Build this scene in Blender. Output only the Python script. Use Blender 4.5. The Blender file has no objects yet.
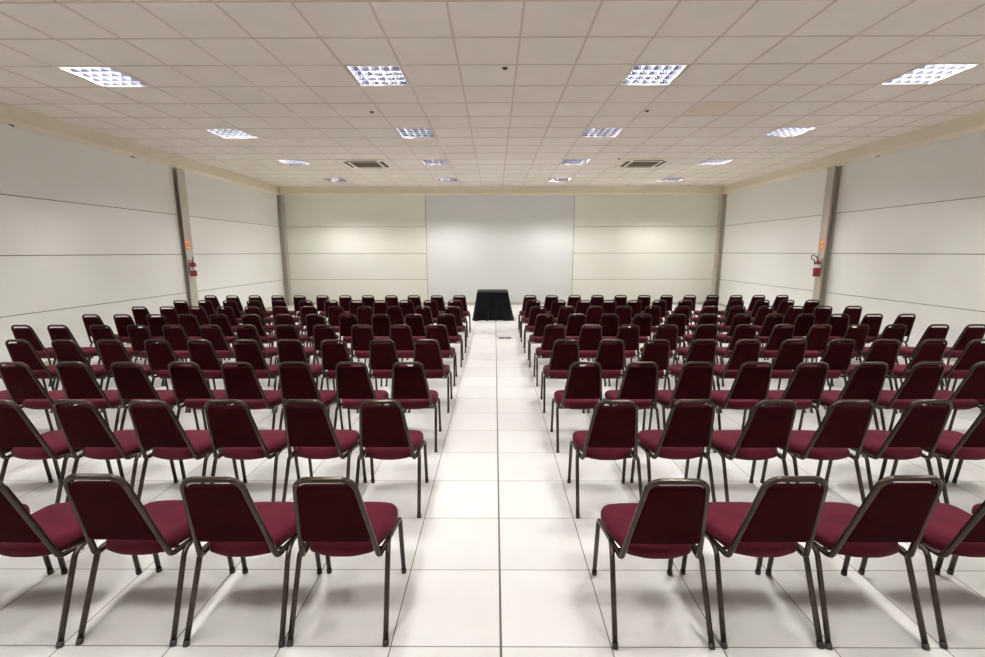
import bpy, bmesh, math, random
from mathutils import Vector, Matrix
random.seed(7)
SC = bpy.context.scene
COL = SC.collection
PI = math.pi

# ------------------------------------------------------------------ room measures (metres)
XL, XR, YB, YF, ZC = -7.18, 7.62, 15.5, -3.2, 3.95
FT, FX0, FY0 = 0.51, 0.028, 1.8045            # floor tile pitch and origin
CT, CX0, CY0 = 0.6768, 0.2593, 4.3241         # ceiling grid pitch and origin

# ------------------------------------------------------------------ materials
def nmat(name, col, rough=0.6, metal=0.0, spec=0.5, sheen=0.0, emit=None, strength=0.0, coat=0.0):
    m = bpy.data.materials.new(name); m.use_nodes = True
    b = m.node_tree.nodes['Principled BSDF']
    b.inputs['Base Color'].default_value = (*col, 1)
    b.inputs['Roughness'].default_value = rough
    b.inputs['Metallic'].default_value = metal
    b.inputs['Specular IOR Level'].default_value = spec
    b.inputs['Sheen Weight'].default_value = sheen
    b.inputs['Coat Weight'].default_value = coat
    if emit:
        b.inputs['Emission Color'].default_value = (*emit, 1)
        b.inputs['Emission Strength'].default_value = strength
    return m

def noisy(m, c0, c1, scale=3.0, detail=4.0, lo=0.35, hi=0.65, coords='Object', bump=0.0, bscale=None, objvar=0.0, bdist=0.002):
    """base colour wanders between c0 and c1; optional fine bump"""
    nt = m.node_tree; b = nt.nodes['Principled BSDF']
    tc = nt.nodes.new('ShaderNodeTexCoord')
    n = nt.nodes.new('ShaderNodeTexNoise'); n.inputs['Scale'].default_value = scale; n.inputs['Detail'].default_value = detail
    nt.links.new(tc.outputs[coords], n.inputs['Vector'])
    r = nt.nodes.new('ShaderNodeValToRGB')
    r.color_ramp.elements[0].position = lo; r.color_ramp.elements[0].color = (*c0, 1)
    r.color_ramp.elements[1].position = hi; r.color_ramp.elements[1].color = (*c1, 1)
    nt.links.new(n.outputs['Fac'], r.inputs['Fac'])
    out = r.outputs['Color']
    if objvar:
        oi = nt.nodes.new('ShaderNodeObjectInfo')
        mr = nt.nodes.new('ShaderNodeMapRange'); mr.inputs['To Min'].default_value = 1 - objvar; mr.inputs['To Max'].default_value = 1 + objvar
        nt.links.new(oi.outputs['Random'], mr.inputs['Value'])
        hs = nt.nodes.new('ShaderNodeHueSaturation')
        nt.links.new(mr.outputs['Result'], hs.inputs['Value']); nt.links.new(out, hs.inputs['Color'])
        out = hs.outputs['Color']
    nt.links.new(out, b.inputs['Base Color'])
    if bump:
        n2 = nt.nodes.new('ShaderNodeTexNoise'); n2.inputs['Scale'].default_value = bscale or scale * 20; n2.inputs['Detail'].default_value = 3
        nt.links.new(tc.outputs[coords], n2.inputs['Vector'])
        bp = nt.nodes.new('ShaderNodeBump'); bp.inputs['Strength'].default_value = bump; bp.inputs['Distance'].default_value = bdist
        nt.links.new(n2.outputs['Fac'], bp.inputs['Height']); nt.links.new(bp.outputs['Normal'], b.inputs['Normal'])
    return m

M = {}
M['wall'] = noisy(nmat('wall_paint', (.8, .78, .7), .55), (.855, .868, .832), (.885, .90, .868), .35, 3)
M['back'] = noisy(nmat('back_wall_paint', (.76, .735, .63), .55), (.77, .775, .69), (.81, .815, .74), .35, 3)
M['groove'] = nmat('panel_joint', (.16, .145, .12), .8)
M['grey'] = noisy(nmat('grey_smooth_paint', (.7, .71, .69), .5), (.68, .70, .69), (.715, .735, .725), .4, 3)
M['cornice'] = noisy(nmat('cornice_paint', (.72, .62, .45), .55), (.80, .735, .60), (.84, .775, .64), 1.2, 3)
M['column'] = noisy(nmat('column_paint', (.5, .46, .38), .45), (.47, .435, .365), (.52, .485, .41), .8, 3)
M['skirting'] = nmat('skirting', (.5, .46, .4), .5)
for k, c in enumerate(((.955, .89, .825), (.97, .91, .85), (.94, .875, .81), (.955, .90, .825))):
    M['tile%d' % k] = noisy(nmat('ceiling_tile_%d' % k, c, .85, spec=.2), tuple(v * .97 for v in c), c, 2.2, 4, bump=.15, bscale=60)
M['tile_stain'] = noisy(nmat('ceiling_tile_stained', (.7, .55, .38), .85, spec=.2), (.84, .70, .56), (.90, .79, .68), 1.6, 3)
M['tbar'] = nmat('ceiling_bar', (.72, .63, .55), .55)
M['fabric'] = noisy(nmat('burgundy_fabric', (.14, .015, .03), .85, spec=.08, sheen=.03), (.073, .0085, .0168), (.090, .0106, .0206), 9, 3,
                    bump=.25, bscale=420, objvar=.08, bdist=.001)
M['fabric_back_shaded'] = noisy(nmat('burgundy_fabric_back_shaded', (.11, .012, .02), .9, spec=.05), (.0245, .0024, .0040), (.031, .0030, .0050), 9, 3,  # seat burgundy made darker: shade on the chair backs put into the colour
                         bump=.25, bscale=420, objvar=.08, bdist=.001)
M['frame'] = noisy(nmat('bronze_paint', (.1, .085, .07), .22, metal=.75), (.050, .037, .0285), (.064, .048, .037), 30, 2)
M['rubber'] = nmat('black_plastic', (.018, .016, .015), .5)
M['white_metal'] = nmat('white_enamel', (.85, .86, .84), .35)
M['alu'] = nmat('louvre_aluminium', (.36, .36, .45), .14, metal=1.0)
M['satin'] = nmat('satin_blade', (.52, .52, .55), .42, metal=.95)
M['tube'] = nmat('lit_tube', (1, 1, 1), .5, emit=(1.0, .985, .965), strength=500)
M['ac'] = noisy(nmat('ac_panel', (.72, .64, .48), .4), (.93, .88, .74), (.95, .90, .78), 3, 2)
M['dark'] = nmat('dark_slot', (.035, .03, .025), .6)
M['grille'] = nmat('grille_brown', (.17, .125, .08), .55)
M['cloth'] = noisy(nmat('black_cloth', (.012, .013, .014), .8, spec=.15, sheen=.04), (.003, .0032, .0036), (.0055, .0058, .0064), 5, 3, bump=.2, bscale=300)
M['wood'] = noisy(nmat('table_wood', (.2, .12, .07), .5), (.18, .11, .06), (.26, .16, .09), 6, 4)
M['red'] = nmat('extinguisher_red', (.27, .014, .018), .3, coat=.3)
M['orange'] = nmat('sign_orange', (.90, .27, .07), .5)
M['cream'] = nmat('sign_cream', (.9, .72, .55), .5)
M['signred'] = nmat('sign_red', (.55, .07, .03), .5)
M['white'] = nmat('label_white', (.8, .8, .8), .5)
M['steel'] = nmat('steel', (.4, .4, .4), .35, metal=.9)

def floor_material():
    m = bpy.data.materials.new('porcelain_floor'); m.use_nodes = True
    nt = m.node_tree; N = nt.nodes; L = nt.links; b = N['Principled BSDF']
    tc = N.new('ShaderNodeTexCoord'); sx = N.new('ShaderNodeSeparateXYZ'); L.new(tc.outputs['Object'], sx.inputs[0])
    def math_(op, a, bv=None, c=None):
        n = N.new('ShaderNodeMath'); n.operation = op
        for i, v in enumerate((a, bv, c)):
            if v is None: continue
            if isinstance(v, (int, float)): n.inputs[i].default_value = v
            else: L.new(v, n.inputs[i])
        return n.outputs[0]
    u = math_('DIVIDE', math_('SUBTRACT', sx.outputs['X'], FX0), FT)
    v = math_('DIVIDE', math_('SUBTRACT', sx.outputs['Y'], FY0), FT)
    def line(c, half):
        d = math_('ABSOLUTE', math_('SUBTRACT', c, math_('ROUND', c)))
        return math_('LESS_THAN', d, half)
    lu = line(u, .0052); lv = line(v, .0046)
    mid = math_('LESS_THAN', math_('ABSOLUTE', u), .0115)          # the wider joint down the aisle
    g = math_('MAXIMUM', math_('MAXIMUM', lu, lv), mid)
    cu = N.new('ShaderNodeCombineXYZ'); L.new(math_('FLOOR', u), cu.inputs[0]); L.new(math_('FLOOR', v), cu.inputs[1])
    wn = N.new('ShaderNodeTexWhiteNoise'); wn.noise_dimensions = '2D'; L.new(cu.outputs[0], wn.inputs['Vector'])
    no = N.new('ShaderNodeTexNoise'); no.inputs['Scale'].default_value = 5; no.inputs['Detail'].default_value = 5
    L.new(tc.outputs['Object'], no.inputs['Vector'])
    mixv = math_('ADD', math_('MULTIPLY', wn.outputs['Value'], .5), math_('MULTIPLY', no.outputs['Fac'], .5))
    rp = N.new('ShaderNodeValToRGB')
    rp.color_ramp.elements[0].position = .15; rp.color_ramp.elements[0].color = (.575, .565, .548, 1)
    rp.color_ramp.elements[1].position = .85; rp.color_ramp.elements[1].color = (.645, .635, .62, 1)
    L.new(mixv, rp.inputs['Fac'])
    mx = N.new('ShaderNodeMix'); mx.data_type = 'RGBA'
    L.new(g, mx.inputs[0]); L.new(rp.outputs['Color'], mx.inputs[6]); mx.inputs[7].default_value = (.10, .085, .07, 1)
    L.new(mx.outputs[2], b.inputs['Base Color'])
    ro = N.new('ShaderNodeMapRange'); ro.inputs['To Min'].default_value = .30; ro.inputs['To Max'].default_value = .42
    L.new(no.outputs['Fac'], ro.inputs['Value']); L.new(ro.outputs['Result'], b.inputs['Roughness'])
    b.inputs['Specular IOR Level'].default_value = .35
    return m
M['floor'] = floor_material()

# ------------------------------------------------------------------ mesh helpers
def mesh(bm, name, mats):
    bmesh.ops.recalc_face_normals(bm, faces=bm.faces)
    me = bpy.data.meshes.new(name); bm.to_mesh(me); bm.free()
    for m in (mats if isinstance(mats, (list, tuple)) else [mats]): me.materials.append(m)
    return me

def obj(name, bm_or_me, mats=None, parent=None, loc=None, smooth=False, bevel=0.0):
    me = bm_or_me if isinstance(bm_or_me, bpy.types.Mesh) else mesh(bm_or_me, name, mats)
    if smooth:
        me.polygons.foreach_set('use_smooth', [True] * len(me.polygons))
    o = bpy.data.objects.new(name, me); COL.objects.link(o)
    if parent: o.parent = parent
    if loc: o.location = loc
    if bevel:
        md = o.modifiers.new('bevel', 'BEVEL'); md.width = bevel; md.segments = 2; md.limit_method = 'ANGLE'
    return o

def tag(o, label=None, cat=None, group=None, kind=None):
    if label: o['label'] = label
    if cat: o['category'] = cat
    if group: o['group'] = group
    if kind: o['kind'] = kind
    return o

def empty(name, loc=(0, 0, 0), rz=0.0):
    o = bpy.data.objects.new(name, None); COL.objects.link(o)
    o.empty_display_size = .1; o.location = loc; o.rotation_euler = (0, 0, rz)
    return o

def box(bm, x0, x1, y0, y1, z0, z1, mi=0):
    vs = [bm.verts.new((x, y, z)) for z in (z0, z1) for y in (y0, y1) for x in (x0, x1)]
    for f in ((0, 2, 3, 1), (4, 5, 7, 6), (0, 1, 5, 4), (2, 6, 7, 3), (0, 4, 6, 2), (1, 3, 7, 5)):
        bm.faces.new([vs[i] for i in f]).material_index = mi

def fillet(pts, rad, n=6):
    """polyline with rounded corners; rad is one radius per inner corner (or one for all)"""
    P = [Vector(p) for p in pts]; out = [P[0]]
    for i in range(1, len(P) - 1):
        r = rad[i - 1] if isinstance(rad, (list, tuple)) else rad
        a = (P[i - 1] - P[i]); b = (P[i + 1] - P[i]); la, lb = a.length, b.length
        a.normalize(); b.normalize()
        ang = a.angle(b); t = min(r / math.tan(ang / 2), la * .49, lb * .49)
        r2 = t * math.tan(ang / 2); bis = (a + b).normalized(); c = P[i] + bis * (r2 / math.sin(ang / 2))
        s = P[i] + a * t - c; e = P[i] + b * t - c; w = s.angle(e)
        for k in range(n + 1):
            f = k / n
            out.append(c + (s * math.sin((1 - f) * w) + e * math.sin(f * w)) / math.sin(w))
    out.append(P[-1]); return out

def tube(bm, pts, r, seg=8, cap=True, mi=0):
    P = [Vector(p) for p in pts]; n = len(P); rings = []
    t0 = (P[1] - P[0]).normalized(); up = Vector((0, 0, 1)) if abs(t0.z) < .9 else Vector((1, 0, 0))
    nrm = (up - t0 * up.dot(t0)).normalized(); prev = t0
    for i in range(n):
        t = ((P[i + 1] - P[i]) if i == 0 else (P[i] - P[i - 1]) if i == n - 1 else (P[i + 1] - P[i]).normalized() + (P[i] - P[i - 1]).normalized()).normalized()
        ax = prev.cross(t)
        if ax.length > 1e-7: nrm = Matrix.Rotation(prev.angle(t), 3, ax.normalized()) @ nrm
        nrm = (nrm - t * nrm.dot(t)).normalized(); bn = t.cross(nrm); prev = t
        rr = r[i] if isinstance(r, (list, tuple)) else r
        rings.append([bm.verts.new(P[i] + (nrm * math.cos(2 * PI * k / seg) + bn * math.sin(2 * PI * k / seg)) * rr) for k in range(seg)])
    for a, b in zip(rings, rings[1:]):
        for k in range(seg):
            bm.faces.new((a[k], a[(k + 1) % seg], b[(k + 1) % seg], b[k])).material_index = mi
    if cap:
        bm.faces.new(rings[0][::-1]).material_index = mi; bm.faces.new(rings[-1]).material_index = mi

def lathe(bm, prof, seg=20, c=(0, 0, 0), mi=0):
    rings = []
    for r, z in prof:
        rings.append([bm.verts.new((c[0] + r * math.cos(2 * PI * k / seg), c[1] + r * math.sin(2 * PI * k / seg), c[2] + z)) for k in range(seg)])
    for a, b in zip(rings, rings[1:]):
        for k in range(seg):
            bm.faces.new((a[k], a[(k + 1) % seg], b[(k + 1) % seg], b[k])).material_index = mi
    bm.faces.new(rings[0][::-1]).material_index = mi; bm.faces.new(rings[-1]).material_index = mi

def round_poly(corners, radii, n=6):
    """closed 2-D polygon with rounded corners"""
    out = []; m = len(corners)
    for i in range(m):
        p = Vector(corners[i]); a = Vector(corners[i - 1]) - p; b = Vector(corners[(i + 1) % m]) - p
        la, lb = a.length, b.length; a.normalize(); b.normalize()
        ang = a.angle(b); t = min(radii[i] / math.tan(ang / 2), la * .48, lb * .48); r = t * math.tan(ang / 2)
        c = p + (a + b).normalized() * (r / math.sin(ang / 2)); s = p + a * t - c; e = p + b * t - c; w = s.angle(e)
        for k in range(n + 1):
            f = k / n; out.append(c + (s * math.sin((1 - f) * w) + e * math.sin(f * w)) / math.sin(w))
    return out

def inset(poly, d):
    n = len(poly); out = []
    area = sum(poly[i].x * poly[(i + 1) % n].y - poly[(i + 1) % n].x * poly[i].y for i in range(n)); sg = 1 if area > 0 else -1
    for i in range(n):
        t = (poly[(i + 1) % n] - poly[i - 1]).normalized()
        out.append(poly[i] + Vector((-t.y, t.x)) * sg * d)
    return out

def cushion(bm, poly, layers, to3, crown=0.0):
    """layers: (inset, height) from the underside to the top; closes both ends"""
    n = len(poly); rings = [[bm.verts.new(to3(p.x, p.y, h)) for p in inset(poly, d)] for d, h in layers]
    for a, b in zip(rings, rings[1:]):
        for k in range(n): bm.faces.new((a[k], a[(k + 1) % n], b[(k + 1) % n], b[k]))
    for ring, h, cr in ((rings[0], layers[0][1], 0), (rings[-1], layers[-1][1], crown)):
        ps = inset(poly, layers[0][0] if ring is rings[0] else layers[-1][0])
        c = sum(ps, Vector((0, 0))) / n; last = ring
        for f, q in ((.66, .6), (.33, .9)):
            nr = [bm.verts.new(to3(c.x + (p.x - c.x) * f, c.y + (p.y - c.y) * f, h + cr * q)) for p in ps]
            for k in range(n): bm.faces.new((last[k], last[(k + 1) % n], nr[(k + 1) % n], nr[k]))
            last = nr
        v = bm.verts.new(to3(c.x, c.y, h + cr))
        for k in range(n): bm.faces.new((last[k], last[(k + 1) % n], v))

# ------------------------------------------------------------------ the room
def struct(name, bm, mats, bevel=0.0):
    o = obj(name, bm, mats, bevel=bevel); o['kind'] = 'structure'; return o

bm = bmesh.new(); box(bm, XL - .2, XR + .2, YF - .2, YB + .2, -.1, 0); struct('floor', bm, M['floor'])

LINES = [.872, 1.756, 2.640, 3.524]; GAP = .006; DEP = .016
def bands():
    z0 = 0.0
    for z in LINES[:3] + [ZC + .1]:
        yield z0, (z - GAP if z < ZC else z); z0 = z + GAP
bm = bmesh.new(); box(bm, XL - .2, XL - DEP, YF, YB, 0, ZC + .1, 1)
for z0, z1 in bands(): box(bm, XL - DEP, XL, YF, YB, z0, z1)
struct('wall_left', bm, [M['wall'], M['groove']])
bm = bmesh.new(); box(bm, XR + DEP, XR + .2, YF, YB, 0, ZC + .1, 1)
for z0, z1 in bands(): box(bm, XR, XR + DEP, YF, YB, z0, z1)
struct('wall_right', bm, [M['wall'], M['groove']])
PX0, PX1 = -2.315, 2.665
bm = bmesh.new(); box(bm, XL - .2, XR + .2, YB + DEP, YB + .2, 0, ZC + .1, 1)
for z0, z1 in bands():
    box(bm, XL - .2, PX0 - GAP, YB, YB + DEP, z0, z1); box(bm, PX1 + GAP, XR + .2, YB, YB + DEP, z0, z1)
struct('wall_back', bm, [M['back'], M['groove']])
bm = bmesh.new(); box(bm, PX0 + .012, PX1 - .012, YB - .002, YB + DEP, 0, ZC)
tag(struct('wall_panel', bm, M['grey']), 'smooth grey painted wall section behind the black table', 'wall panel')
bm = bmesh.new(); box(bm, XL - .2, XR + .2, YF - .2, YF, 0, ZC + .1); struct('wall_front', bm, M['wall'])

# ceiling: one tile per cell, open where a light sits
LI, LJ = (-8, -3, 2, 7), (-6, -2, 2, 6, 10, 14)
holes = {(i, j) for i in LI for j in LJ}
bm = bmesh.new()
for i in range(-12, 12):
    for j in range(-13, 18):
        if (i, j) in holes: continue
        x0, x1 = max(CX0 + i * CT, XL), min(CX0 + (i + 1) * CT, XR); y0, y1 = max(CY0 + j * CT, YF), min(CY0 + (j + 1) * CT, YB)
        if x1 - x0 < .005 or y1 - y0 < .005: continue
        mi = random.choice((0, 0, 0, 0, 1, 2, 3, 0))
        if (i, j) in ((-1, 2), (-1, 10)): mi = 1
        if (i, j) == (4, 4): mi = 4
        box(bm, x0, x1, y0, y1, ZC, ZC + .015, mi)
struct('ceiling', bm, [M['tile0'], M['tile1'], M['tile2'], M['tile3'], M['tile_stain']])
bm = bmesh.new()
for i in range(-11, 12):
    x = CX0 + i * CT
    if XL < x < XR: box(bm, x - .011, x + .011, YF, YB, ZC - .006, ZC + .001)
for j in range(-12, 18):
    y = CY0 + j * CT
    if YF < y < YB: box(bm, XL, XR, y - .011, y + .011, ZC - .0045, ZC + .001)
struct('trim_1', bm, M['tbar'])
bm = bmesh.new(); box(bm, XL - .2, XR + .2, YF - .2, YB + .2, ZC + .16, ZC + .26); struct('roof', bm, M['groove'])

def cornice(name, x0, x1, y0, y1, dx, dy):
    bm = bmesh.new()
    a = .045; b = .075
    def run(d, z0, z1):
        if dx: box(bm, min(x0, x0 + dx * d), max(x0, x0 + dx * d), y0, y1, z0, z1)
        else: box(bm, x0, x1, min(y0, y0 + dy * d), max(y0, y0 + dy * d), z0, z1)
    run(a, 3.735, ZC - .001)
    pr = [(0, 3.735), (.085, 3.735), (.082, 3.722), (.03, 3.66), (0, 3.66)]      # sloping moulding under the fascia
    if dx: a_, b_ = [Vector((x0 + dx * p, y0, z)) for p, z in pr], [Vector((x0 + dx * p, y1, z)) for p, z in pr]
    else: a_, b_ = [Vector((x0, y0 + dy * p, z)) for p, z in pr], [Vector((x1, y0 + dy * p, z)) for p, z in pr]
    a_ = [bm.verts.new(v) for v in a_]; b_ = [bm.verts.new(v) for v in b_]
    bm.faces.new(a_); bm.faces.new(b_)
    for i in range(5): bm.faces.new((a_[i], a_[(i + 1) % 5], b_[(i + 1) % 5], b_[i]))
    return struct(name, bm, M['cornice'])
cornice('trim_2', XL, 0, YF, YB, 1, 0)
cornice('trim_3', XR, 0, YF, YB, -1, 0)
cornice('trim_4', XL, XR, YB, 0, 0, -1)
for nm, args in (('baseboard_back', (XL, XR, YB - .014, YB)), ('baseboard_left', (XL, XL + .014, YF, YB)), ('baseboard_right', (XR - .014, XR, YF, YB))):
    bm = bmesh.new()
    if nm == 'baseboard_back':
        box(bm, *args, 0, .09)
    else: box(bm, *args, 0, .085)
    struct(nm, bm, M['skirting'], bevel=.003)

def column(x0, x1, y0, y1, label):
    bm = bmesh.new(); t = .012; z = 3.66                            # H section: two flanges and a web
    box(bm, x0, x0 + t, y0, y1, 0, z); box(bm, x1 - t, x1, y0, y1, 0, z)
    ym = (y0 + y1) / 2; box(bm, x0 + t, x1 - t, ym - .005, ym + .005, 0, z)
    tag(struct('wall_column', bm, M['column'], bevel=.002), label, 'column')
column(XL, XL + .105, 10.43, 10.68, 'grey steel wall column on the left wall')
column(XR - .155, XR, 10.36, 10.58, 'grey steel wall column on the right wall')
column(XL, XL + .16, YB - .2, YB, 'grey steel corner column at back left')
column(XR - .16, XR, YB - .2, YB, 'grey steel corner column at back right')

# ------------------------------------------------------------------ ceiling lights
def make_light():
    root = empty('ceiling_light'); h = CT / 2 - .024; w = .013
    bm = bmesh.new()
    for s in (-1, 1):                                             # rim, seen flush with the tiles
        box(bm, -h, h, min(s * h, s * (h - w)), max(s * h, s * (h - w)), -.004, .012)
        box(bm, min(s * h, s * (h - w)), max(s * h, s * (h - w)), -h + w, h - w, -.004, .012)
    q = h - w
    obj('frame', bm, M['white_metal'], root); bm = bmesh.new()
    for s in (-1, 1):                                             # tray sides and top
        box(bm, -q - .004, q + .004, min(s * q, s * (q + .004)), max(s * q, s * (q + .004)), .012, .125)
        box(bm, min(s * q, s * (q + .004)), max(s * q, s * (q + .004)), -q, q, .012, .125)
    box(bm, -q, q, -q, q, .120, .125)
    obj('reflector_tray', bm, M['alu'], root)
    n = 4; pitch = 2 * q / n
    bm = bmesh.new()
    for k in range(n + 1):                                        # long parabolic blades between the tubes
        y = -q + k * pitch
        l_, r_ = (0 if k == 0 else 1), (0 if k == n else 1)         # half blades along the two sides
        pr = [(-.004 * l_, .002), (.004 * r_, .002), (.014 * r_, .058), (-.014 * l_, .058)]
        a = [bm.verts.new((-q, y + p, z)) for p, z in pr]; b = [bm.verts.new((q, y + p, z)) for p, z in pr]
        for i in range(4): bm.faces.new((a[i], a[(i + 1) % 4], b[(i + 1) % 4], b[i]))
        bm.faces.new(a[::-1]); bm.faces.new(b)
    obj('louvre', bm, M['alu'], root)
    bm = bmesh.new()
    for k in range(6):                                            # cross blades
        x = -q + k * 2 * q / 5
        l_, r_ = (0 if k == 0 else 1), (0 if k == 5 else 1)
        pr = [(-.002 * l_, .003), (.002 * r_, .003), (.007 * r_, .054), (-.007 * l_, .054)]
        a = [bm.verts.new((x + p, -q, z)) for p, z in pr]; b = [bm.verts.new((x + p, q, z)) for p, z in pr]
        for i in range(4): bm.faces.new((a[i], a[(i + 1) % 4], b[(i + 1) % 4], b[i]))
        bm.faces.new(a[::-1]); bm.faces.new(b)
    obj('cross_louvre', bm, M['satin'], root)
    for k in range(n):
        y = -q + (k + .5) * pitch; bm = bmesh.new()
        tube(bm, [(-q + .012, y, .088), (q - .012, y, .088)], .013, 8)
        obj('lamp_tube', bm, M['tube'], root)
    return root

def copy_tree(o, parent=None):
    c = o.copy(); COL.objects.link(c)
    if parent: c.parent = parent
    for ch in list(o.children): copy_tree(ch, c)
    return c

proto = make_light(); first = True
colw = ('leftmost of four', 'second from left', 'third from left', 'rightmost of four')
roww = {2: 'nearest visible row', 6: 'second row back', 10: 'third row back', 14: 'row nearest the back wall'}
for j in LJ:
    for k, i in enumerate(LI):
        o = proto if first else copy_tree(proto); first = False
        o.location = (CX0 + (i + .5) * CT, CY0 + (j + .5) * CT, ZC)
        if j in roww:
            tag(o, 'square louvred ceiling light, %s, %s' % (roww[j], colw[k]), 'ceiling light', 'recessed ceiling lights')
        else:
            tag(o, 'square louvred ceiling light over or behind the camera', 'ceiling light', 'recessed ceiling lights out of view')

# ------------------------------------------------------------------ ceiling cassettes
def make_ac():
    root = empty('air_conditioner'); h = .46; z0 = -.03
    bm = bmesh.new()
    o = round_poly([(-h, -h), (h, -h), (h, h), (-h, h)], [.04] * 4, 4)
    sl = .30; yo, yi = .40, .315; g = .27
    for s in (-1, 1):
        pass
    # panel of strips so that the four outlets and the grille stay open
    for s in (-1, 1):
        box(bm, -h, h, min(s * h, s * yo), max(s * h, s * yo), z0, 0)
        box(bm, min(s * h, s * yo), max(s * h, s * yo), -yo, yo, z0, 0)
        for t in (-1, 1):
            box(bm, min(s * yo, s * sl), max(s * yo, s * sl), min(t * yo, t * sl), max(t * yo, t * sl), z0, 0)
        box(bm, -sl, sl, min(s * yi, s * g), max(s * yi, s * g), z0 - .004, 0)
        box(bm, min(s * yi, s * g), max(s * yi, s * g), -g, g, z0 - .004, 0)
    obj('panel', bm, M['ac'], root, bevel=.004)
    bm = bmesh.new(); box(bm, -yo, yo, -yo, yo, -.006, -.001); obj('inner_tray', bm, M['dark'], root)
    for a in range(4):
        bm = bmesh.new(); ps = [(-sl + .01, yi + .012, -.033), (sl - .01, yi + .012, -.033), (sl - .01, yo - .008, -.026), (-sl + .01, yo - .008, -.026)]
        R = Matrix.Rotation(a * PI / 2, 3, 'Z')
        lo = [bm.verts.new(R @ Vector(p)) for p in ps]; hi = [bm.verts.new(R @ (Vector(p) + Vector((0, 0, .004)))) for p in ps]
        bm.faces.new(lo[::-1]); bm.faces.new(hi)
        for i in range(4): bm.faces.new((lo[i], lo[(i + 1) % 4], hi[(i + 1) % 4], hi[i]))
        obj('air_flap', bm, M['dark'], root)
    bm = bmesh.new()
    for k in range(13):
        y = -g + .012 + k * (2 * g - .024) / 12; box(bm, -g, g, y - .008, y + .008, z0 - .001, z0 + .012)
    for x in (-g + .01, 0, g - .01): box(bm, x - .008, x + .008, -g, g, z0, z0 + .016)
    obj('intake_grille', bm, M['grille'], root)
    return root
ac = make_ac(); ac.location = (-3.15, 11.58, ZC); ac.scale = (1.22, 1.22, 1); tag(ac, 'cream ceiling air conditioner cassette on the left', 'air conditioner', 'ceiling air conditioners')
ac2 = copy_tree(ac); ac2.location = (3.64, 11.6, ZC); tag(ac2, 'cream ceiling air conditioner cassette on the right', 'air conditioner', 'ceiling air conditioners')

# small ceiling fittings
def sprinkler(x, y, label):
    root = empty('ceiling_sprinkler', (x, y, ZC))
    bm = bmesh.new(); lathe(bm, [(.036, -.004), (.034, -.010), (.018, -.014), (.012, -.0145)], 18); obj('rosette', bm, M['dark'], root, smooth=True)
    bm = bmesh.new(); lathe(bm, [(.008, -.014), (.008, -.019), (.016, -.020), (.016, -.022)], 12); obj('nozzle', bm, M['dark'], root)
    tag(root, label, 'sprinkler', 'ceiling sprinklers')
sprinkler(.124, 5.77, 'small dark round sprinkler nearest the camera in the ceiling middle')
sprinkler(-1.903, 7.44, 'small dark sprinkler between the left inner ceiling lights')
sprinkler(2.352, 7.42, 'small dark sprinkler between the right inner ceiling lights')
sprinkler(2.91, 11.05, 'small dark sprinkler beside the right air conditioner')
def hook(x, y, dx, label):
    bm = bmesh.new()
    tube(bm, fillet([(0, 0, 0), (dx * .03, 0, 0), (dx * .05, 0, -.03), (dx * .075, 0, -.015)], .012, 4), .007, 8)
    o = obj('wall_hook', bm, M['rubber'], loc=(x, y, 3.66)); tag(o, label, 'hook', 'hooks under the cornice')
hook(XL + .03, 7.0, 1, 'small dark hook under the left cornice nearest the camera')
hook(XL + .03, 9.25, 1, 'small dark hook under the left cornice, farther along')
hook(XR - .03, 9.35, -1, 'small dark hook under the right cornice')

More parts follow.
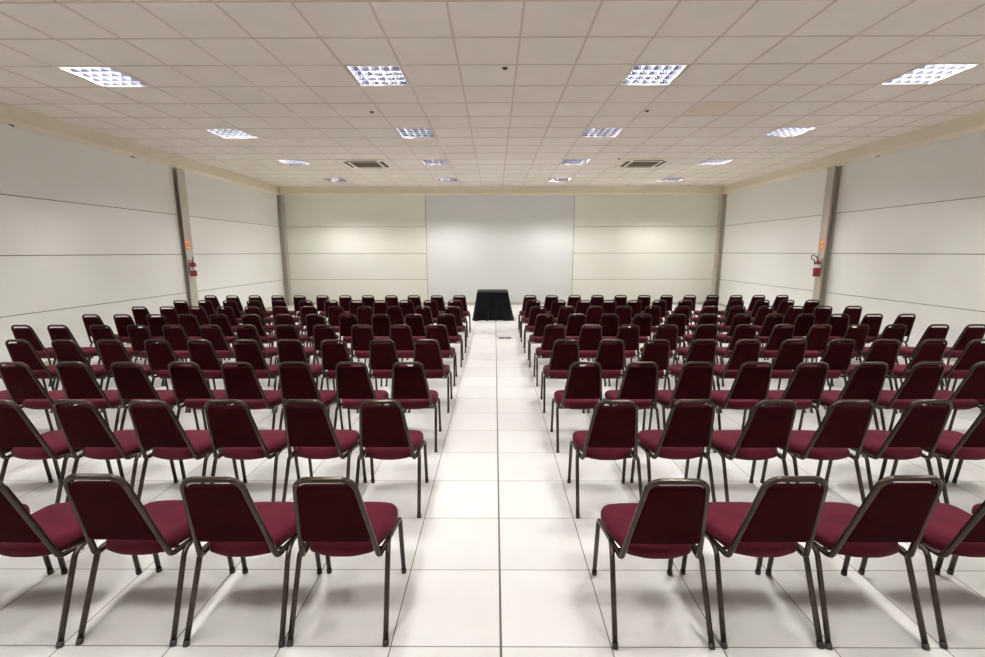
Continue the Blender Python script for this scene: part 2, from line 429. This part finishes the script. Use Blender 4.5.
# ------------------------------------------------------------------ fire extinguishers and their signs
def extinguisher(x, y, z, s, label, mirror, size):
    """z = underside of the cylinder; s = +1 faces +x"""
    root = empty('fire_extinguisher', (x, y, z)); root.scale = (size, size, size); R = .076; H = .40
    bm = bmesh.new(); prof = [(.05, 0), (R - .006, .004), (R, .016), (R, H - .07), (R - .008, H - .045), (R - .03, H - .018), (.026, H - .004), (.024, H + .012)]
    lathe(bm, prof, 24); obj('cylinder', bm, M['red'], root, smooth=True)
    bm = bmesh.new()
    n = 14; a0 = -PI * .62; a1 = PI * .62
    zz = (.16, .26) if not mirror else (.22, .31)
    v0 = []; v1 = []
    for k in range(n + 1):
        a = (a0 + (a1 - a0) * k / n) + (0 if s > 0 else PI) - s * .5
        v0.append(bm.verts.new((math.cos(a) * (R + .0015), math.sin(a) * (R + .0015), zz[0]))); v1.append(bm.verts.new((math.cos(a) * (R + .0015), math.sin(a) * (R + .0015), zz[1])))
    for k in range(n): bm.faces.new((v0[k], v0[k + 1], v1[k + 1], v1[k]))
    o = obj('instruction_band', bm, M['white'], root, smooth=True); o['label'] = 'white instruction band'
    bm = bmesh.new(); lathe(bm, [(.022, H + .008), (.022, H + .03), (.03, H + .034), (.03, H + .06), (.02, H + .07)], 14); obj('valve', bm, M['steel'], root, smooth=True)
    bm = bmesh.new()
    for dz, tl in ((.058, .025), (.085, .05)):
        tube(bm, [(0, .01, H + dz), (s * .05, -.04, H + dz + tl * .3), (s * .07, -.10, H + dz + tl)], .009, 8)
    obj('lever', bm, M['rubber'], root)
    bm = bmesh.new()
    if mirror: pts = [(0, 0, H + .05), (s * .06, -.02, H + .10), (s * .14, -.02, H + .15), (s * .19, -.02, H + .12), (s * .17, -.02, H + .05), (s * .10, -.02, H + .01), (s * .085, -.02, H - .1)]
    else: pts = [(0, 0, H + .045), (s * .05, -.05, H + .05), (s * .06, -.095, H - .02), (s * .055, -.09, .23), (s * .07, -.075, .1)]
    tube(bm, fillet(pts, .035, 5), .011, 8); obj('hose', bm, M['rubber'], root, smooth=True)
    bm = bmesh.new()
    box(bm, min(-s * .10, -s * .085), max(-s * .10, -s * .085), -.02, .02, .12, .46)
    box(bm, min(-s * .10, -s * .02), max(-s * .10, -s * .02), -.012, .012, H + .008, H + .02)
    obj('wall_bracket', bm, M['steel'], root)
    tag(root, label, 'fire extinguisher', 'fire extinguishers on the columns')
extinguisher(XL + .105 + .084, 10.50, 1.25, 1, 'red fire extinguisher hanging on the left wall column', False, .84)
extinguisher(XR - .155 - .09, 10.42, 1.235, -1, 'red fire extinguisher hanging on the right wall column', True, .9)
def sign(x, y, z, s, label):
    root = empty('extinguisher_sign', (x, y, z)); t = .004
    bm = bmesh.new(); box(bm, min(0, s * t), max(0, s * t), -.085, .085, -.105, .105); obj('plate', bm, M['orange'], root, bevel=.001)
    bm = bmesh.new(); box(bm, min(s * t, s * (t + .001)), max(s * t, s * (t + .001)), -.06, .06, -.075, .075); obj('cream_field', bm, M['cream'], root)
    for k, (yy, top) in enumerate(((-.032, .06), (.032, .06))):       # the two red pictogram strokes
        bm = bmesh.new(); lo, hi = s * (t + .001), s * (t + .002)
        P = round_poly([(yy - .016, -.06), (yy + .016, -.06), (yy + .016, top - .03), (yy + .007, top), (yy - .007, top), (yy - .016, top - .03)], [.006] * 6, 2)
        a = [bm.verts.new((lo, p.x, p.y)) for p in P]; b = [bm.verts.new((hi, p.x, p.y)) for p in P]
        bm.faces.new(a); bm.faces.new(b)
        for i in range(len(P)): bm.faces.new((a[i], a[(i + 1) % len(P)], b[(i + 1) % len(P)], b[i]))
        obj('red_mark', bm, M['signred'], root)
    tag(root, label, 'sign', 'orange extinguisher signs')
sign(XL + .105, 10.52, 1.975, 1, 'small orange sign above the left fire extinguisher')
sign(XR - .155, 10.47, 1.965, -1, 'small orange sign above the right fire extinguisher')

# ------------------------------------------------------------------ draped table
TX, TY = -.056, 12.30; TW, TD, TH = .395, .40, .750
t = empty('table', (TX, TY, 0))
bm = bmesh.new(); box(bm, -TW, TW, -TD, TD, TH - .025, TH); obj('table_top', bm, M['wood'], t)
for sx in (-1, 1):
    for sy in (-1, 1):
        bm = bmesh.new(); tube(bm, [(sx * (TW - .05), sy * (TD - .05), 0), (sx * (TW - .05), sy * (TD - .05), TH - .025)], .018, 10); obj('leg', bm, M['steel'], t)
tag(t, 'small square table under the black cloth', 'table')
def drape():
    bm = bmesh.new(); n = 160; lev = 16; rings = []
    e = .006
    base = []
    for k in range(n):                                             # points round the table edge
        f = k / n * 4; side = int(f); u = f - side
        c = [(-1, -1), (1, -1), (1, 1), (-1, 1)]
        a, b = c[side], c[(side + 1) % 4]
        base.append((a[0] + (b[0] - a[0]) * u, a[1] + (b[1] - a[1]) * u, side, u))
    for l in range(lev + 1):
        v = l / lev; ring = []
        for k, (bx, by, side, u) in enumerate(base):
            z = (TH + .004) - v * (TH + .002)
            corner = max(0, 1 - min(u, 1 - u) / .16)
            out = .012 + v * (.055 + .10 * corner ** 1.5)
            wav = v ** 1.3 * (.042 * math.sin(u * PI * 2 * 3.5 + side * 1.3 + .8) + .022 * math.sin(u * PI * 2 * 7 + side * 2.1)) * (1 - .6 * corner)
            nx = (0, 1, 0, -1)[side]; ny = (-1, 0, 1, 0)[side]
            dx, dy = nx, ny
            if corner > 0:
                dx = nx + (bx * corner * .9); dy = ny + (by * corner * .9)
                m = math.hypot(dx, dy); dx /= m; dy /= m
            d = out + wav
            if v < .06: d = .010 + (d - .010) * v / .06
            ring.append(bm.verts.new((bx * (TW + e) + dx * d, by * (TD + e) + dy * d, max(z, .004))))
        rings.append(ring)
    for a, b in zip(rings, rings[1:]):
        for k in range(n): bm.faces.new((a[k], a[(k + 1) % n], b[(k + 1) % n], b[k]))
    last = rings[0]
    for f in (.985, .6, .25):
        nr = [bm.verts.new((bx * (TW + e) * f, by * (TD + e) * f, TH + .007)) for bx, by, _, _ in base]
        for k in range(n): bm.faces.new((last[k], last[(k + 1) % n], nr[(k + 1) % n], nr[k]))
        last = nr
    bm.faces.new(last)
    return bm
tc = obj('tablecloth', drape(), M['cloth'], loc=(TX, TY, 0), smooth=True)
md = tc.modifiers.new('thickness', 'SOLIDIFY'); md.thickness = .002; md.offset = 1
tag(tc, 'black cloth draped to the floor over the small table', 'tablecloth')

# floor outlet in the aisle
fo = empty('floor_outlet', (.222, 9.36, 0))
bm = bmesh.new(); box(bm, -.16, .16, -.075, .075, 0, .003); obj('cover_plate', bm, M['steel'], fo, bevel=.001)
for s in (-1, 1):
    bm = bmesh.new(); box(bm, s * .068 - .055, s * .068 + .055, -.05, .05, .003, .012); o = obj('socket_flap', bm, M['rubber'], fo, bevel=.003); o['label'] = 'dark socket flap'
tag(fo, 'dark twin outlet set in the floor of the aisle', 'floor outlet')

# ------------------------------------------------------------------ chairs
# local frame: origin on the floor midway between the rear feet, +y is the way the chair faces
TR = .0132
def seat_mesh():
    bm = bmesh.new()
    c = [(-.155, .110), (-.06, .074), (.06, .074), (.155, .110), (.214, .29), (.204, .452), (.09, .472), (-.09, .472), (-.204, .452), (-.214, .29)]
    poly = round_poly(c, [.05, .2, .2, .05, .3, .075, .5, .5, .075, .3], 5)
    cushion(bm, poly, [(.062, .360), (.040, .363), (.014, .380), (.0, .394), (.0, .420), (.004, .432), (.013, .443), (.028, .450), (.05, .454)], lambda x, y, h: Vector((x, y, h)), .006)
    return mesh(bm, 'seat', M['fabric'])
Y0, Z0, Y1, Z1 = .090, .383, -.050, .845
DV = Vector((0, Y1 - Y0, Z1 - Z0)).normalized(); DN = Vector((0, DV.z, -DV.y))       # up the back; out of its front face
def bp(x, z, h):
    return Vector((x, Y0 + (z - Z0) * (Y1 - Y0) / (Z1 - Z0), z)) + DN * h
def hw(z): return .182 - (.182 - .123) * (z - Z0) / (Z1 - Z0)
def back_mesh():
    bm = bmesh.new(); zb, zt = .486, .806
    poly = round_poly([(-hw(zb) + .006, zb), (hw(zb) - .006, zb), (hw(zt) - .005, zt), (-hw(zt) + .005, zt)], [.02, .02, .03, .03], 5)
    cushion(bm, poly, [(.012, -.013), (.004, -.0115), (.0, -.006), (.0, .014), (.006, .024), (.02, .031), (.04, .034)], lambda x, z, h: bp(x, z, h), .004)
    me = mesh(bm, 'backrest', [M['fabric_back_shaded']])
    return me
def frame_mesh():
    bm = bmesh.new()
    pts = [(-.2075, .415, .362), (-.182, Y0, Z0), (-.123, Y1, Z1), (.123, Y1, Z1), (.182, Y0, Z0), (.2075, .415, .362)]
    tube(bm, fillet(pts, [.035, .058, .058, .035], 6), TR, 8)
    for y, x in ((.20, .187), (.37, .203)):
        tube(bm, [(-x, y, .348), (x, y, .348)], .009, 6)
    return mesh(bm, 'frame', M['frame'])
def leg_path(front, s):
    if front: return fillet([(s * .2055, .39, .3635), (s * .209, .434, .361), (s * .2125, .467, .0)], [.03], 5)
    return fillet([(s * .194, .235, .3735), (s * .2125, .138, .379), (s * .222, -.018, .0)], [.05], 6)
def leg_meshes(front, s):
    P = leg_path(front, s); foot = P[-1]; d = (P[-2] - P[-1]).normalized()
    bm = bmesh.new(); tube(bm, P[:-1] + [foot + d * .012], .0128, 8); near = mesh(bm, 'leg', M['frame'])
    bm = bmesh.new(); tube(bm, [foot, foot + d * .004, foot + d * .026], [.0135, .0148, .0142], 10); cap = mesh(bm, 'foot_cap', M['rubber'])
    bm = bmesh.new(); tube(bm, P[:-1] + [foot + d * .012], .0128, 6); tube(bm, [foot, foot + d * .004, foot + d * .026], [.0135, .0148, .0142], 8, mi=1); far = mesh(bm, 'leg', [M['frame'], M['rubber']])
    return near, cap, far
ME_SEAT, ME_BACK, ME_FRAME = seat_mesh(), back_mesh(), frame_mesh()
LEGS = [leg_meshes(f, s) for f in (False, True) for s in (-1, 1)]
for me in [ME_SEAT, ME_BACK, ME_FRAME] + [m for l in LEGS for m in l]:
    me.polygons.foreach_set('use_smooth', [True] * len(me.polygons))

def make_chair(caps):
    root = empty('banquet_chair')
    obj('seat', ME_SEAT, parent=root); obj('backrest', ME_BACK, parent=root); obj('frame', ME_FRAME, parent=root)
    for near, cap, far in LEGS:
        l = obj('leg', near if caps else far, parent=root)
        if caps: obj('foot_cap', cap, parent=l)
    return root

LEFT = {1: [-.729, -1.210, -1.716, -2.235, -2.74],
 2: [-.732, -1.234, -1.743, -2.24, -2.733, -3.232, -3.73],
 3: [-.748, -1.246, -1.747, -2.246, -2.72, -3.22, -3.708, -4.214, -4.711],
 4: [-.738, -1.229, -1.763, -2.253, -2.73, -3.244, -3.717, -4.242, -4.733, -5.249, -5.756],
 5: [-.759, -1.239, -1.749, -2.258, -2.76, -3.281, -3.757, -4.258, -4.731, -5.224, -5.791, -6.269],
 6: [-.741, -1.243, -1.755, -2.265, -2.779, -3.252, -3.767, -4.271, -4.76, -5.248, -5.768, -6.258],
 7: [-.74, -1.257, -1.774, -2.291, -2.807, -3.289, -3.795, -4.294, -4.774, -5.275, -5.795, -6.291],
 8: [-.784, -1.272, -1.757, -2.27, -2.753, -3.256, -3.762, -4.304, -4.804, -5.289, -5.786, -6.275],
 9: [-.772, -1.269, -1.784, -2.285, -2.805, -3.307, -3.816, -4.323, -4.819, -5.323, -5.821, -6.309]}
RIGHT = {1: [.776, 1.279, 1.757, 2.29, 2.79],
 2: [.787, 1.290, 1.812, 2.307, 2.816, 3.316, 3.82],
 3: [.793, 1.284, 1.774, 2.275, 2.762, 3.272, 3.771, 4.291, 4.791],
 4: [.781, 1.284, 1.779, 2.29, 2.774, 3.276, 3.799, 4.281, 4.799, 5.303, 5.807],
 5: [.795, 1.275, 1.772, 2.279, 2.8, 3.308, 3.809, 4.283, 4.778, 5.278, 5.832, 6.323],
 6: [.776, 1.272, 1.776, 2.281, 2.808, 3.291, 3.817, 4.307, 4.791, 5.308, 5.824, 6.318],
 7: [.765, 1.277, 1.775, 2.279, 2.79, 3.309, 3.8, 4.287, 4.78, 5.299, 5.789, 6.317],
 8: [.765, 1.274, 1.771, 2.28, 2.776, 3.274, 3.786, 4.294, 4.805, 5.318, 5.801, 6.303],
 9: [.783, 1.263, 1.769, 2.273, 2.786, 3.303, 3.8, 4.307, 4.814, 5.328, 5.832, 6.341]}
TURN = {('R', 7, 10): -12, ('R', 6, 9): -10, ('R', 7, 11): -6, ('R', 6, 10): -3, ('L', 1, 2): -1.0, ('R', 4, 7): -6, ('L', 6, 9): 1.5}
for tab, sg in ((LEFT, -1), (RIGHT, 1)):                            # neighbours never closer than their feet allow
    for row, xs in tab.items():
        if sg < 0 and row > 1: xs[:] = [x - .010 - .0012 * abs(x) for x in xs]
        if sg > 0 and row > 1: xs[:] = [x * (1.003 if row > 2 else 1.005) for x in xs]
        for _ in range(30):
            for i in range(len(xs) - 1):
                g = sg * (xs[i + 1] - xs[i])
                if g < .478: d = (.4782 - g) / 2; xs[i] -= sg * d; xs[i + 1] += sg * d
SIZE = {('L', 1, 1): (1.004, 0), ('L', 1, 2): (1.015, .008), ('R', 1, 1): (1.010, .006), ('R', 1, 2): (1.018, .006), ('R', 1, 3): (1.008, .0), ('L', 1, 3): (1.008, .0)}
ORD = ['first', 'second', 'third', 'fourth', 'fifth', 'sixth', 'seventh', 'eighth', 'ninth', 'tenth', 'eleventh', 'twelfth']
near_proto = make_chair(True); far_proto = make_chair(False); used = set()
for side, tab in (('L', LEFT), ('R', RIGHT)):
    for row in range(1, 10):
        for k, x in enumerate(tab[row]):
            p = near_proto if row <= 4 else far_proto
            if p.name in used: c = copy_tree(p)
            else: c = p; used.add(p.name)
            rz = TURN.get((side, row, k), random.uniform(-1.2, 1.2) if row > 1 else random.uniform(-.4, .4))
            c.location = (x, 1.818 + 1.0225 * (row - 1) + random.uniform(-.008, .008), 0)
            c.rotation_euler = (0, 0, math.radians(rz))
            if (side, row, k) in SIZE: h, dy = SIZE[(side, row, k)]; c.scale = (1, 1, h); c.location.y += dy
            rw = 'row nearest the camera' if row == 1 else 'farthest row' if row == 9 else ORD[row - 1] + ' row from the camera'
            sd = 'left' if side == 'L' else 'right'
            what = 'burgundy chair turned askew' if (side, row, k) in (('R', 7, 10), ('R', 6, 9)) else 'burgundy padded chair'
            tag(c, '%s, %s, %s seat %s of the aisle' % (what, rw, ORD[k], sd), 'chair', 'burgundy chairs %s of the aisle' % sd)

# ------------------------------------------------------------------ camera (15 mm-class view, tilted slightly down)
f_px, pit, yaw, roll = 449.95, .16853, -.0049, .00133
cp, sp, cy, sy, cr, sr = math.cos(pit), math.sin(pit), math.cos(yaw), math.sin(yaw), math.cos(roll), math.sin(roll)
fw = Vector((sy * cp, cy * cp, -sp)); rt = Vector((cy, -sy, 0)); dn = fw.cross(rt)
r2 = rt * cr + dn * sr; d2 = -rt * sr + dn * cr
cam = bpy.data.cameras.new('camera'); cam.sensor_width = 36; cam.sensor_fit = 'HORIZONTAL'; cam.lens = 36 * f_px / 985; cam.clip_start = .05
co = bpy.data.objects.new('camera', cam); COL.objects.link(co)
mw = Matrix((r2, -d2, -fw)).transposed().to_4x4(); mw.translation = (0, 0, 1.8); co.matrix_world = mw
SC.camera = co

w = bpy.data.worlds.new('world'); SC.world = w; w.use_nodes = True
w.node_tree.nodes['Background'].inputs[0].default_value = (0, 0, 0, 1)
SC.view_settings.view_transform = 'Standard'; SC.view_settings.look = 'None'; SC.view_settings.gamma = 1; SC.view_settings.use_curve_mapping = False
SC.view_settings.exposure = 0.0
cy_ = SC.cycles
cy_.use_denoising = True; cy_.max_bounces = 10; cy_.diffuse_bounces = 7; cy_.glossy_bounces = 4; cy_.sample_clamp_indirect = 8; cy_.use_light_tree = True; cy_.caustics_reflective = False; cy_.caustics_refractive = False
